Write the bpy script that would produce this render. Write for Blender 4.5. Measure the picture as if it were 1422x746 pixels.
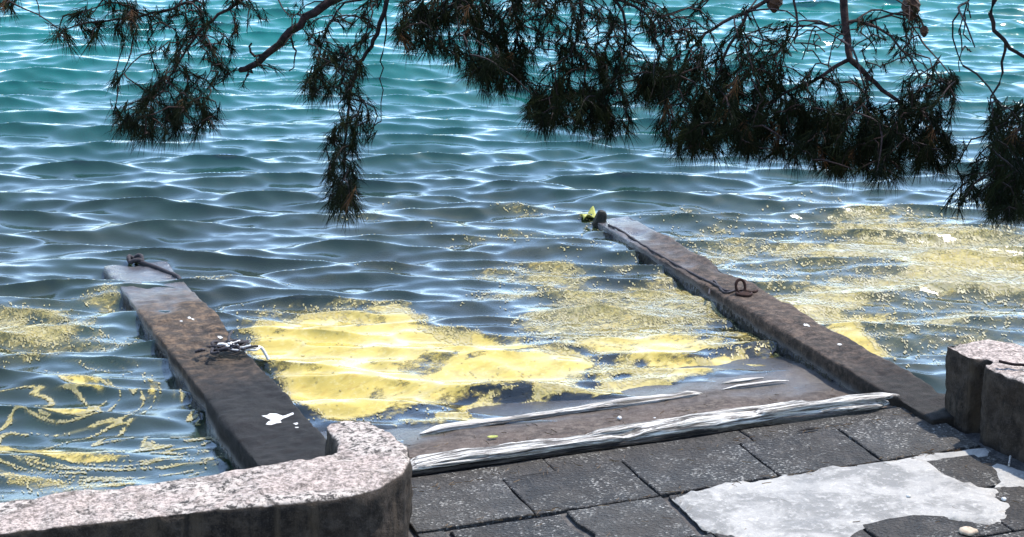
import bpy, bmesh, math, random
import numpy as np
from mathutils import Vector, Matrix

# ------------------------------------------------------------------ camera, sky, sun, exposure
for o in list(bpy.data.objects): bpy.data.objects.remove(o)
scene = bpy.context.scene
COL = scene.collection
FOC, PITCH, AZ, CAMZ = 3000.0, math.radians(17.3), math.radians(20.8), 3.8
cam_d = bpy.data.cameras.new('camera'); cam = bpy.data.objects.new('camera', cam_d); COL.objects.link(cam)
cam_d.sensor_width = 36.0; cam_d.lens = FOC / 1422.0 * 36.0
cam_d.clip_start = 0.05; cam_d.clip_end = 8000
cam.location = (0, 0, CAMZ)
cam.rotation_euler = (math.pi / 2 - PITCH, 0, -AZ)
scene.camera = cam
SUN_AZ, SUN_EL = math.radians(72), math.radians(60)      # azimuth clockwise from +Y
world = bpy.data.worlds.new('World'); scene.world = world; world.use_nodes = True
wn = world.node_tree.nodes; wn.clear()
sky = wn.new('ShaderNodeTexSky'); sky.sky_type = 'NISHITA'; sky.sun_disc = False
sky.sun_elevation = SUN_EL; sky.sun_rotation = SUN_AZ
sky.air_density = 1.0; sky.dust_density = 0.25; sky.ozone_density = 1.0
bg = wn.new('ShaderNodeBackground'); bg.inputs['Strength'].default_value = 0.15
wo = wn.new('ShaderNodeOutputWorld')
world.node_tree.links.new(sky.outputs[0], bg.inputs[0]); world.node_tree.links.new(bg.outputs[0], wo.inputs[0])
sd = bpy.data.lights.new('sun', 'SUN'); sun = bpy.data.objects.new('sun', sd); COL.objects.link(sun)
sd.energy = 2.5; sd.angle = math.radians(0.53); sd.color = (1.0, 0.95, 0.87)
sdir = Vector((math.sin(SUN_AZ) * math.cos(SUN_EL), math.cos(SUN_AZ) * math.cos(SUN_EL), math.sin(SUN_EL)))
sun.rotation_euler = sdir.to_track_quat('Z', 'Y').to_euler()
sun.location = sdir * 30
vs = scene.view_settings
vs.view_transform = 'Standard'; vs.look = 'None'; vs.exposure = 2.1; vs.gamma = 1.0; vs.use_curve_mapping = False
scene.render.engine = 'CYCLES'
scene.cycles.transparent_max_bounces = 16

# ------------------------------------------------------------------ pixel <-> place helpers
FW = np.array([math.sin(AZ) * math.cos(PITCH), math.cos(AZ) * math.cos(PITCH), -math.sin(PITCH)])
RT = np.array([math.cos(AZ), -math.sin(AZ), 0.0]); UP = np.cross(RT, FW)
CAM = np.array([0, 0, CAMZ])
def ray(px, py): return FW + RT * (px - 711) / FOC - UP * (py - 373) / FOC
def at(px, py, z):                      # where the ray through a photo pixel meets the level z
    d = ray(px, py); return CAM + d * ((z - CAMZ) / d[2])
def atd(px, py, t): return CAM + ray(px, py) * t   # at a chosen distance
def topix(x, y, z=0.0):
    vx, vy, vz = x - CAM[0], y - CAM[1], z - CAM[2]
    w = vx * FW[0] + vy * FW[1] + vz * FW[2]
    return (711 + FOC * (vx * RT[0] + vy * RT[1] + vz * RT[2]) / w,
            373 - FOC * (vx * UP[0] + vy * UP[1] + vz * UP[2]) / w)

# ------------------------------------------------------------------ numpy noise
_rng = np.random.RandomState(7)
_T2 = _rng.rand(256, 256); _T3 = _rng.rand(64, 64, 64)
def n2(x, y):
    xi = np.floor(x).astype(int); yi = np.floor(y).astype(int); fx = x - xi; fy = y - yi
    fx = fx * fx * (3 - 2 * fx); fy = fy * fy * (3 - 2 * fy)
    a = _T2[xi & 255, yi & 255]; b = _T2[(xi + 1) & 255, yi & 255]; c = _T2[xi & 255, (yi + 1) & 255]; d = _T2[(xi + 1) & 255, (yi + 1) & 255]
    return (a * (1 - fx) + b * fx) * (1 - fy) + (c * (1 - fx) + d * fx) * fy
def f2(x, y, o=4):
    s = 0; a = .5; t = 0
    for i in range(o):
        s = s + a * n2(x * 2 ** i + 17.3 * i, y * 2 ** i + 9.1 * i); t += a; a *= .5
    return s / t
def n3(p):
    i = np.floor(p).astype(int); f = p - i; f = f * f * (3 - 2 * f); i &= 63; j = (i + 1) & 63
    def g(a, b, c): return _T3[a, b, c]
    x0, y0, z0 = i.T; x1, y1, z1 = j.T; fx, fy, fz = f.T
    c00 = g(x0, y0, z0) * (1 - fx) + g(x1, y0, z0) * fx; c10 = g(x0, y1, z0) * (1 - fx) + g(x1, y1, z0) * fx
    c01 = g(x0, y0, z1) * (1 - fx) + g(x1, y0, z1) * fx; c11 = g(x0, y1, z1) * (1 - fx) + g(x1, y1, z1) * fx
    return (c00 * (1 - fy) + c10 * fy) * (1 - fz) + (c01 * (1 - fy) + c11 * fy) * fz
def sstep(a, b, x): t = np.clip((x - a) / (b - a), 0, 1); return t * t * (3 - 2 * t)

# ------------------------------------------------------------------ object helpers
def tag(o, label=None, cat=None, group=None, kind=None):
    if label: o['label'] = label
    if cat: o['category'] = cat
    if group: o['group'] = group
    if kind: o['kind'] = kind
    return o
def empty(name, loc):
    o = bpy.data.objects.new(name, None); COL.objects.link(o); o.location = loc; o.empty_display_size = .1; return o
def mesh_obj(name, verts, faces, mat=None, parent=None, smooth=True):
    me = bpy.data.meshes.new(name); me.from_pydata([tuple(v) for v in verts], [], faces); me.update()
    return link(name, me, mat, parent, smooth)
def link(name, me, mat=None, parent=None, smooth=True):
    o = bpy.data.objects.new(name, me); COL.objects.link(o)
    if mat: me.materials.append(mat)
    if smooth: me.polygons.foreach_set('use_smooth', [True] * len(me.polygons))
    if parent:
        o.parent = parent
        bpy.context.view_layer.update()
        o.matrix_parent_inverse = parent.matrix_world.inverted()
    return o
def big_mesh(name, V, Q, mat, attrs={}, parent=None, smooth=True):   # numpy verts, quads/tris
    me = bpy.data.meshes.new(name); k = Q.shape[1]
    me.vertices.add(len(V)); me.vertices.foreach_set('co', np.ascontiguousarray(V, np.float32).ravel())
    me.loops.add(Q.size); me.loops.foreach_set('vertex_index', np.ascontiguousarray(Q, np.int32).ravel())
    me.polygons.add(len(Q)); me.polygons.foreach_set('loop_start', np.arange(0, Q.size, k, dtype=np.int32))
    for n, a in attrs.items():
        at_ = me.attributes.new(n, 'FLOAT', 'POINT'); at_.data.foreach_set('value', np.ascontiguousarray(a, np.float32))
    me.update(calc_edges=True); me.validate()
    return link(name, me, mat, parent, smooth)
def prism(poly, z0, z1):
    n = len(poly)
    V = [(x, y, z0) for x, y in poly] + [(x, y, z1) for x, y in poly]
    F = [list(range(n - 1, -1, -1)), list(range(n, 2 * n))] + [[i, (i + 1) % n, n + (i + 1) % n, n + i] for i in range(n)]
    return V, F
def roughen(V, F, voxel, layers, seed=0, smooth_n=2):
    """remesh a rough solid and push its skin in and out with noise -> mesh"""
    me = bpy.data.meshes.new('tmp'); me.from_pydata([tuple(v) for v in V], [], F)
    bm = bmesh.new(); bm.from_mesh(me); bmesh.ops.recalc_face_normals(bm, faces=bm.faces); bm.to_mesh(me); bm.free()
    o = bpy.data.objects.new('tmp', me); COL.objects.link(o)
    m = o.modifiers.new('r', 'REMESH'); m.mode = 'VOXEL'; m.voxel_size = voxel
    s = o.modifiers.new('s', 'SMOOTH'); s.factor = .5; s.iterations = smooth_n
    dg = bpy.context.evaluated_depsgraph_get(); ev = o.evaluated_get(dg)
    out = bpy.data.meshes.new_from_object(ev)
    n = len(out.vertices); P = np.empty(n * 3); out.vertices.foreach_get('co', P); P = P.reshape(-1, 3)
    N = np.empty(n * 3); out.vertices.foreach_get('normal', N); N = N.reshape(-1, 3)
    d = np.zeros(n)
    for sc, amp, pw in layers:
        v = n3(P * np.array(sc) + seed * 5.7 + 31)
        d += amp * ((v - .5) * 2 if pw == 1 else -(v ** pw) * 2)
    P = P + N * d[:, None]
    out.vertices.foreach_set('co', P.ravel()); out.update()
    bpy.data.objects.remove(o); bpy.data.meshes.remove(me)
    return out
def tube(path, radii, sides=6, cap=True):
    path = [Vector(p) for p in path]; n = len(path)
    if not hasattr(radii, '__len__'): radii = [radii] * n
    V = []; F = []
    ref = Vector((.31, .22, .92))
    for i, p in enumerate(path):
        t = (path[min(i + 1, n - 1)] - path[max(i - 1, 0)]).normalized()
        a = t.cross(ref)
        if a.length < 1e-3: a = t.cross(Vector((1, 0, 0)))
        a.normalize(); b = t.cross(a)
        for k in range(sides):
            w = 2 * math.pi * k / sides
            V.append(p + (a * math.cos(w) + b * math.sin(w)) * radii[i])
    for i in range(n - 1):
        for k in range(sides):
            F.append([i * sides + k, i * sides + (k + 1) % sides, (i + 1) * sides + (k + 1) % sides, (i + 1) * sides + k])
    if cap: F.append(list(range(sides - 1, -1, -1))); F.append([(n - 1) * sides + k for k in range(sides)])
    return V, F
def smooth_path(pts, n):
    pts = [Vector(p) for p in pts]; out = []
    m = len(pts) - 1
    for i in range(n + 1):
        u = i / n * m; k = min(int(u), m - 1); t = u - k
        p0 = pts[max(k - 1, 0)]; p1 = pts[k]; p2 = pts[k + 1]; p3 = pts[min(k + 2, m)]
        out.append(.5 * ((2 * p1) + (p2 - p0) * t + (2 * p0 - 5 * p1 + 4 * p2 - p3) * t * t + (3 * p1 - p0 - 3 * p2 + p3) * t ** 3))
    return out

# ------------------------------------------------------------------ materials
class NT:
    def __init__(s, name):
        s.m = bpy.data.materials.new(name); s.m.use_nodes = True; s.t = s.m.node_tree; s.t.nodes.clear()
        s.out = s.t.nodes.new('ShaderNodeOutputMaterial')
    def n(s, typ, **kw):
        nd = s.t.nodes.new('ShaderNode' + typ)
        for k, v in kw.items(): setattr(nd, k, v)
        return nd
    def l(s, a, b): s.t.links.new(a, b)
    def set(s, sock, v):
        if hasattr(v, 'links') or hasattr(v, 'is_output'): s.l(v, sock)
        else:
            if isinstance(v, tuple) and len(v) == 3 and sock.type == 'RGBA': v = (*v, 1)
            sock.default_value = v
    def pos(s): return s.n('NewGeometry').outputs['Position']
    def mapping(s, vec, scale=(1, 1, 1), rot=(0, 0, 0)):
        m = s.n('Mapping'); s.l(vec, m.inputs[0]); m.inputs['Scale'].default_value = scale; m.inputs['Rotation'].default_value = rot; return m.outputs[0]
    def noise(s, vec, scale, detail=4, rough=.55, dist=0, out=0):
        t = s.n('TexNoise'); s.l(vec, t.inputs['Vector']); t.inputs['Scale'].default_value = scale
        t.inputs['Detail'].default_value = detail; t.inputs['Roughness'].default_value = rough; t.inputs['Distortion'].default_value = dist
        return t.outputs[out]
    def ramp(s, f, a, b, c0=0.0, c1=1.0):
        r = s.n('MapRange'); r.interpolation_type = 'SMOOTHSTEP'; s.set(r.inputs[0], f)
        r.inputs[1].default_value = a; r.inputs[2].default_value = b; r.inputs[3].default_value = c0; r.inputs[4].default_value = c1
        return r.outputs[0]
    def mix(s, f, a, b):
        m = s.n('Mix', data_type='RGBA'); s.set(m.inputs[0], f); s.set(m.inputs[6], a); s.set(m.inputs[7], b); return m.outputs[2]
    def math(s, op, a, b=0.0):
        m = s.n('Math', operation=op); s.set(m.inputs[0], a); s.set(m.inputs[1], b); return m.outputs[0]
    def bump(s, h, strength, dist, nrm=None):
        b = s.n('Bump'); s.l(h, b.inputs['Height']); b.inputs['Strength'].default_value = strength; b.inputs['Distance'].default_value = dist
        if nrm: s.l(nrm, b.inputs['Normal'])
        return b.outputs[0]
    def attr(s, name): a = s.n('Attribute'); a.attribute_name = name; return a.outputs['Fac']
    def principled(s, col, rough=.8, nrm=None, **kw):
        p = s.n('BsdfPrincipled'); s.set(p.inputs['Base Color'], col); s.set(p.inputs['Roughness'], rough)
        if nrm: s.l(nrm, p.inputs['Normal'])
        for k, v in kw.items(): s.set(p.inputs[k.replace('_', ' ')], v)
        s.l(p.outputs[0], s.out.inputs[0]); return p
    def z(s): x = s.n('SeparateXYZ'); s.l(s.pos(), x.inputs[0]); return x.outputs[2]
    def objrand(s): return s.n('ObjectInfo').outputs['Random']

def m_concrete(name, dark, mid, light, sc=1.0, wet=None, speck=.5, bump=.6, up_light=None, lo=.42, hi=.66, stain=None):
    t = NT(name); p = t.pos()
    big = t.noise(p, 3.2 * sc, 8, .70, .4); med = t.noise(p, 17 * sc, 8, .75); fine = t.noise(p, 120, 4, .7)
    c = t.mix(t.ramp(big, .38, .62), dark, mid)
    c = t.mix(t.ramp(med, lo, hi), c, light)
    c = t.mix(t.math('MULTIPLY', t.ramp(fine, .52, .68), speck), c, tuple(min(1, v * 1.7 + .03) for v in light))
    c = t.mix(t.math('MULTIPLY', t.ramp(t.noise(p, 60, 3, .6), .56, .66), speck), c, tuple(v * .35 for v in dark))
    if stain:
        sy = t.n('SeparateXYZ'); t.l(p, sy.inputs[0])
        k = t.ramp(t.math('ADD', sy.outputs[1], t.math('MULTIPLY', t.noise(p, 2.4, 5, .7, .5), 1.6)), stain[0], stain[1])
        c = t.mix(k, t.mix(t.ramp(med, .4, .7), stain[2], tuple(v * 2.1 for v in stain[2])), c)
        st = t.noise(t.mapping(p, (34, 2.5, 20)), 1, 5, .7, .6); c = t.mix(t.math('MULTIPLY', t.ramp(st, .52, .7), .5), c, tuple(v * .5 for v in dark))
    rough = .85; spec = .12
    if up_light:                       # lichen and bleaching on upward faces, painted lighter against the shaded sides
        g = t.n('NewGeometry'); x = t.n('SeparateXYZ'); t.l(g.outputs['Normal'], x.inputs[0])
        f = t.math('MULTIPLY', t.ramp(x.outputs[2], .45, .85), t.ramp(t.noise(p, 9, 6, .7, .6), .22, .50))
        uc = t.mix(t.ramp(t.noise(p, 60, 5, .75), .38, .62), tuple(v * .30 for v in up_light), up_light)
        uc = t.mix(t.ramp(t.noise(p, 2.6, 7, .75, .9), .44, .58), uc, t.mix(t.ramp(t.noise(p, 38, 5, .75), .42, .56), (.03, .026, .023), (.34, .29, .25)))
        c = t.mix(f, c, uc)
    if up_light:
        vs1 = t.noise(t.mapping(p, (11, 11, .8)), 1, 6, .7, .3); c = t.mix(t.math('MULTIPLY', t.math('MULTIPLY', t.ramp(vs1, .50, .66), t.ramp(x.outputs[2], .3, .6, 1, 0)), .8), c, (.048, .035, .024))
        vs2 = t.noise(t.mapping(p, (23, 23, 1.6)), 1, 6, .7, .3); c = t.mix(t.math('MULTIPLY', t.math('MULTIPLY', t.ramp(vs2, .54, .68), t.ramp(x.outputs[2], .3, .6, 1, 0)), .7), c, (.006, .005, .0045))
    if wet:
        w = t.ramp(t.math('ADD', t.z(), t.math('MULTIPLY', big, -.05)), wet[0], wet[1], 1, 0)
        c = t.mix(w, c, wet[2]); rough = t.ramp(w, 0, 1, .85, .22); spec = t.ramp(w, 0, 1, .12, .5)
    h = t.math('ADD', t.math('MULTIPLY', med, .6), t.math('MULTIPLY', fine, .8))
    h = t.math('ADD', h, t.math('MULTIPLY', t.noise(p, 45, 6, .8), .9))
    t.principled(c, rough, t.bump(h, bump, .012), Specular_IOR_Level=spec)
    return t.m

def m_slab():
    t = NT('basalt_slab'); p = t.pos(); r = t.objrand()
    big = t.noise(p, 4, 5, .6); fine = t.noise(p, 95, 3, .6); v = t.n('TexVoronoi'); t.l(t.mapping(p, (1, 1.5, 1)), v.inputs['Vector']); v.inputs['Scale'].default_value = 44
    c = t.mix(t.ramp(big, .3, .7), (.009, .0078, .0068), (.026, .0225, .0195))
    c = t.mix(t.ramp(r, 0, 1, 0, .6), c, (.034, .030, .026))
    pat = t.math('MULTIPLY', t.ramp(t.noise(p, 3.3, 5, .65, .5), .40, .58), t.ramp(t.noise(p, 14, 4, .7, .8), .38, .58))
    fl = t.math('MULTIPLY', t.ramp(v.outputs[0], .24, .42, 1, 0), t.math('MULTIPLY', pat, t.ramp(fine, .40, .56)))
    c = t.mix(fl, c, (.25, .235, .21))
    c = t.mix(t.math('MULTIPLY', t.ramp(t.noise(p, 42, 5, .8, 1.5), .53, .62), t.math('MULTIPLY', pat, .9)), c, (.19, .18, .16))
    c = t.mix(t.math('MULTIPLY', t.ramp(t.noise(p, 9, 7, .8, .6), .48, .66), .7), c, (.048, .041, .035))
    c = t.mix(t.math('MULTIPLY', t.ramp(t.noise(p, 7, 6, .7, 1), .66, .74), .5), c, (.15, .145, .14))
    h = t.math('ADD', t.math('MULTIPLY', t.ramp(v.outputs[0], .1, .6, 1, 0), .5), t.math('ADD', fine, big))
    t.principled(c, t.ramp(big, .3, .7, .7, .9), t.bump(t.math('ADD', h, t.noise(p, 28, 5, .75, .5)), 1.0, .012), Specular_IOR_Level=.2)
    return t.m

def m_cement():
    t = NT('cement_patch'); p = t.pos()
    big = t.noise(p, 5, 6, .65, .5); fine = t.noise(p, 130, 4, .7); med = t.noise(p, 30, 5, .7)
    c = t.mix(t.ramp(big, .40, .60), (.105, .098, .088), (.215, .200, .178))
    c = t.mix(t.math('MULTIPLY', t.ramp(med, .5, .66), .6), c, (.30, .28, .25))
    c = t.mix(t.math('MULTIPLY', t.ramp(fine, .52, .66), .6), c, (.12, .12, .12))
    c = t.mix(t.math('MULTIPLY', t.ramp(t.noise(p, 2.2, 5, .7, 1), .5, .66), .45), c, (.11, .107, .102))
    t.principled(c, .85, t.bump(t.math('ADD', t.math('ADD', big, med), t.math('MULTIPLY', fine, .5)), .5, .012))
    return t.m

def m_wood(name, base, dark, sc=1.0):
    t = NT(name); p = t.pos()
    g = t.noise(t.mapping(p, (3 * sc, 60 * sc, 60 * sc)), 1.6, 6, .7, .4); b = t.noise(p, 9, 5, .6)
    c = t.mix(t.ramp(g, .40, .60), dark, base)
    c = t.mix(t.math('MULTIPLY', t.ramp(b, .52, .70), .55), c, tuple(v * .5 for v in base))
    k = t.noise(t.mapping(p, (2.2 * sc, 34 * sc, 34 * sc)), 1.0, 4, .6, 1.2)
    c = t.mix(t.math('MULTIPLY', t.ramp(k, .54, .62), .85), c, tuple(v * .35 for v in dark))
    t.principled(c, .85, t.bump(t.math('SUBTRACT', g, t.ramp(k, .5, .64)), 1.0, .016), Specular_IOR_Level=.2); return t.m

def m_plain(name, c1, c2, scale=40, rough=.8, bump=.3, dist=.004, **kw):
    t = NT(name); p = t.pos(); n = t.noise(p, scale, 5, .65)
    kw.setdefault('Specular_IOR_Level', .15)
    t.principled(t.mix(t.ramp(n, .35, .65), c1, c2), rough, t.bump(n, bump, dist), **kw); return t.m

M = {}
M['rail_l'] = m_concrete('weathered_rail', (.012, .0095, .008), (.030, .022, .016), (.11, .070, .042), 1.0, (-.02, .055, (.05, .045, .045)), .35, .55, stain=(10.3, 11.6, (.008, .0072, .0068)))
M['rail_r'] = m_concrete('weathered_rail_brown', (.013, .010, .008), (.034, .024, .018), (.085, .058, .042), 1.2, (-.02, .05, (.05, .047, .05)), .35, .6, stain=(9.2, 10.2, (.011, .0088, .0072)))
M['wall'] = m_concrete('old_wall_plaster', (.010, .0075, .006), (.022, .016, .012), (.045, .034, .026), .9, (-.2, .02, (.02, .02, .017)), .25, .7, up_light=(.36, .29, .25))  # grimy dark colours also hold the painted shade of the upright faces
M['ramp'] = m_concrete('ramp_concrete', (.028, .020, .016), (.052, .036, .029), (.09, .070, .056), 1.3, (-.04, .030, (.030, .025, .020)), .4, .5)
M['quay'] = m_concrete('quay_stone', (.03, .028, .027), (.055, .05, .047), (.09, .082, .075), 1.0, None, .4, .6)
M['slab'] = m_slab(); M['cement'] = m_cement()
M['seabed'] = m_plain('seabed_sand', (.03, .032, .018), (.08, .075, .045), 2.5, .9, .4, .02)
M['timber'] = m_wood('bleached_timber', (.60, .56, .50), (.13, .11, .095))
M['plank'] = m_wood('bleached_plank', (.58, .54, .48), (.30, .26, .22))
M['drift'] = m_wood('dark_timber', (.10, .08, .065), (.025, .02, .018), 1.6)
M['rust'] = m_plain('rusty_iron', (.010, .005, .004), (.030, .012, .008), 120, .85)
M['rope_d'] = m_plain('dark_rope', (.016, .014, .016), (.045, .040, .042), 160, .9)
M['rope_l'] = m_plain('pale_rope', (.35, .33, .30), (.6, .57, .52), 160, .9)
M['weed'] = m_plain('black_weed', (.004, .004, .003), (.014, .012, .008), 120, .6)
M['chalk'] = m_plain('white_paint', (.26, .25, .235), (.48, .47, .45), 60, .9)
M['bark'] = m_plain('pine_bark', (.009, .006, .0055), (.032, .018, .016), 60, .9, .8, .01)
M['twig'] = m_plain('pine_twig', (.006, .004, .004), (.016, .010, .009), 90, .9)
M['cone'] = m_plain('pine_cone', (.018, .009, .006), (.055, .028, .016), 70, .8)
M['lime'] = m_plain('lime_cloth', (.15, .16, .03), (.28, .27, .07), 30, .6)
M['litter'] = m_plain('dry_needles', (.05, .028, .014), (.13, .085, .045), 20, .8)
M['bronze'] = m_plain('tan_stone', (.20, .15, .11), (.33, .26, .19), 40, .9)
def m_needles():
    t = NT('pine_needles'); a = t.attr('tone')
    c = t.mix(a, (.0025, .0045, .002), (.013, .0165, .005))
    c = t.mix(t.ramp(a, .86, .98), c, (.06, .030, .014))
    t.principled(c, .8, Specular_IOR_Level=.04); return t.m
M['needle'] = m_needles()
def m_water():
    t = NT('sea_water'); p = t.pos()
    op = t.attr('opacity'); far = t.attr('far'); mk = t.attr('murk')
    c = t.mix(t.ramp(far, 0, .5), (.012, .018, .008), (.003, .022, .017))
    c = t.mix(t.ramp(far, .20, .95), c, (.001, .078, .066))
    pn = t.noise(p, 1.3, 4, .6)
    c = t.mix(t.ramp(pn, .4, .7, 0, .35), c, (.008, .030, .019))
    mkn = t.math('MULTIPLY', mk, t.ramp(t.noise(t.mapping(p, (1, 1.6, 1)), 7, 6, .7, .5), .35, .6))
    c = t.mix(mkn, c, (.16, .14, .05))
    fine = t.noise(t.mapping(p, (1, 1.3, 1), (0, 0, .3)), 11, 3, .5, .4)
    fine2 = t.noise(t.mapping(p, (1, 2.6, 1), (0, 0, AZ)), 30, 4, .6, .3)
    nb = t.bump(t.math('ADD', fine, t.math('MULTIPLY', fine2, .5)), .18, .010)
    d = t.n('BsdfDiffuse'); t.set(d.inputs[0], c)
    tr = t.n('BsdfTransparent'); tr.inputs[0].default_value = (.86, .93, .88, 1)
    mx = t.n('MixShader'); t.l(t.math('MAXIMUM', op, t.math('MULTIPLY', mkn, .8)), mx.inputs[0]); t.l(tr.outputs[0], mx.inputs[1]); t.l(d.outputs[0], mx.inputs[2])
    g = t.n('BsdfGlossy'); g.inputs['Roughness'].default_value = .035; g.inputs[0].default_value = (1, 1, 1, 1); t.l(nb, g.inputs['Normal'])
    fr = t.n('Fresnel'); fr.inputs[0].default_value = 1.48; t.l(nb, fr.inputs['Normal'])
    m2 = t.n('MixShader'); t.l(fr.outputs[0], m2.inputs[0]); t.l(mx.outputs[0], m2.inputs[1]); t.l(g.outputs[0], m2.inputs[2])
    t.l(m2.outputs[0], t.out.inputs[0]); return t.m
M['water'] = m_water()
def m_scum():
    t = NT('pollen_scum'); p = t.pos(); a = t.attr('tone')
    n = t.noise(p, 26, 5, .7); b = t.noise(t.mapping(p, (1, 2, 1)), 6, 5, .65, .8)
    c = t.mix(a, (.17, .145, .07), (.24, .18, .04))
    c = t.mix(t.math('MULTIPLY', t.ramp(n, .5, .7), .5), c, (.32, .28, .14))
    c = t.mix(t.math('MULTIPLY', t.ramp(b, .52, .68), .6), c, (.12, .09, .02))
    pr = t.principled(c, .5, t.bump(t.math('ADD', n, b), .15, .006)); pr.inputs['IOR'].default_value = 1.34; pr.inputs['Coat Weight'].default_value = .5; pr.inputs['Coat Roughness'].default_value = .05; pr.inputs['Coat IOR'].default_value = 1.34
    return t.m
M['scum'] = m_scum()

# ------------------------------------------------------------------ the ground of the place
PZ = .12                                    # top of the paving; the sea is at 0
RNG = random.Random(11)
def boxvf(x0, x1, y0, y1, z0, z1):
    return prism([(x0, y0), (x1, y0), (x1, y1), (x0, y1)], z0, z1)
V = []; F = []
for b in ((-300, 2.30, -200, 7.80, -6, .095), (2.30, 5.30, -200, 8.40, -6, .0951), (5.30, 300, -200, 8.10, -6, .095)):
    v, f = boxvf(*b); n = len(V); V += v; F += [[i + n for i in q] for q in f]
tag(mesh_obj('quay', V, F, M['quay'], smooth=False), kind='structure')

def ramp_z(x, y):
    z = np.where(y < 9.05, .108 - (y - 8.38) * .135, .108 - .67 * .135 - (y - 9.05) * .13)
    z = z - .065 * np.exp(-(((x - 2.66) / .2) ** 2 + ((y - 8.98) / .16) ** 2)) - .02 * sstep(4.3, 5.0, x) * sstep(9.3, 8.9, y)
    z = z + .022 * sstep(3.4, 4.9, x) * sstep(8.8, 9.3, y) * sstep(10.6, 9.6, y)
    return z + .012 * (f2(x * 6, y * 6) - .5) + .006 * (f2(x * 25, y * 25) - .5)
xs = np.linspace(2.36, 5.20, 160); ys = np.concatenate([np.linspace(8.36, 9.6, 90), np.linspace(9.64, 14, 60)])
X, Y = np.meshgrid(xs, ys); Z = ramp_z(X, Y)
idx = np.arange(X.size).reshape(X.shape)
Q = np.stack([idx[:-1, :-1], idx[:-1, 1:], idx[1:, 1:], idx[1:, :-1]], -1).reshape(-1, 4)
tag(big_mesh('slipway_ramp', np.stack([X, Y, Z], -1).reshape(-1, 3), Q, M['ramp']), kind='structure')

def bed_z(x, y):
    r = sstep(8, 30, y); return -.50 - .035 * np.clip(y - 8, 0, 30) - .02 * np.clip(y - 38, 0, 150) + .12 * (f2(x * .9, y * .9) - .5) * (1 - r)
def gr(a, b, d0, ratio, dmax):
    out = [a]; d = d0
    while out[-1] < b: d = min(d * ratio, dmax); out.append(out[-1] + d)
    return out
gx = sorted([-v for v in gr(0, 3000, .5, 1.3, 400)][1:] + [0] + gr(0, 3000, .5, 1.3, 400)[1:])
gy = gr(7.0, 4000, .2, 1.12, 400)
X, Y = np.meshgrid(np.array(gx) + 4, np.array(gy)); Z = bed_z(X, Y)
idx = np.arange(X.size).reshape(X.shape)
Q = np.stack([idx[:-1, :-1], idx[:-1, 1:], idx[1:, 1:], idx[1:, :-1]], -1).reshape(-1, 4)
tag(big_mesh('seabed', np.stack([X, Y, Z], -1).reshape(-1, 3), Q, M['seabed']), kind='structure')

# ------------------------------------------------------------------ the sea: real wave geometry
wr = np.random.RandomState(21)
NW = 96
lam = np.exp(wr.uniform(math.log(.10), math.log(.70), NW))
th = AZ + math.radians(4) + wr.normal(0, math.radians(14), NW)
kx = -np.sin(th) * 2 * math.pi / lam; ky = -np.cos(th) * 2 * math.pi / lam
amp = lam ** 1.0 * np.exp(-(.0 / lam)) * (.4 + wr.rand(NW))
amp *= 0.34 / math.sqrt(np.sum((amp * 2 * math.pi / lam) ** 2) / 2)
ph = wr.uniform(0, 6.283, NW)
def waves(x, y, spacing=None):
    shp = x.shape; x = x.ravel(); y = y.ravel()
    h = np.zeros_like(x); dx = np.zeros_like(x); dy = np.zeros_like(x)
    gust = .65 + .75 * f2(x * .45 + 3, y * .45)
    slip = ((x > 2.2) & (x < 5.3)).astype(float)
    calm = 1 - slip * .30 * sstep(10.6, 9.1, y) - (1 - slip) * (x < 2.3) * .55 * sstep(10.6, 9.2, y)
    for i in range(NW):
        a = amp[i]
        k = 2 * math.pi / lam[i]
        f = kx[i] * x + ky[i] * y + ph[i]
        s = a if spacing is None else a * np.clip(1.6 - spacing.ravel() / lam[i] * 4, 0, 1)
        h += s * np.cos(f)
        sn = s * np.sin(f)
        dx -= kx[i] / k * sn; dy -= ky[i] / k * sn
    m = gust * calm
    return (x + dx * m * .95).reshape(shp), (y + dy * m * .95).reshape(shp), (h * m).reshape(shp)
gxm = np.arange(.3, 12.9, .0155)
gxm = np.concatenate([.3 - np.array(gr(0, 3000, .016, 1.16, 300))[1:][::-1], gxm, gxm[-1] + np.array(gr(0, 3000, .016, 1.16, 300))[1:]])
gyl = gr(7.6, 22.5, .0105, 1.0009, .03); gym = np.array(gyl + [gyl[-1] + v for v in gr(0, 4000, .03, 1.16, 300)[1:]])
X, Y = np.meshgrid(gxm, gym)
SP = np.maximum(np.gradient(gxm)[None, :] + 0 * Y, np.gradient(gym)[:, None] + 0 * X)
WX, WY, WZ = waves(X, Y, SP)
inslip = (X > 2.42) & (X < 5.16) & (Y < 13.9)
depth = np.clip(-np.where(inslip, ramp_z(X, Y), bed_z(X, Y)) + WZ * .3, 0, None)
opac = 1 - np.exp(-depth * 4.0)
far = np.clip((Y + .38 * (X - 5) - 11.0) / 8.5, 0, 1)

# where the pollen lies: patches read off the photograph and set down on the water
PXX, PYY = None, None
def blob(px, py, cx, cy, rx, ry, soft=.5):
    d = np.sqrt(((px - cx) / rx) ** 2 + ((py - cy) / ry) ** 2); return sstep(1.0 + soft * .5, 1.0 - soft, d)
def inpoly(px, py, poly):
    r = np.zeros(px.shape, bool); n = len(poly)
    for i in range(n):
        x1, y1 = poly[i]; x2, y2 = poly[(i + 1) % n]
        c = ((y1 > py) != (y2 > py)) & (px < (x2 - x1) * (py - y1) / (y2 - y1 + 1e-9) + x1); r ^= c
    return r
RAFT = [(330, 458), (368, 440), (470, 431), (562, 435), (590, 455), (640, 470), (720, 476), (800, 490), (836, 505), (770, 522), (660, 548), (570, 575), (440, 580), (400, 540), (366, 495)]
SHORE = [(520, 584), (700, 540), (830, 500), (960, 462), (1085, 462), (1085, 512), (980, 534), (800, 562), (640, 592), (560, 598)]
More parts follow.
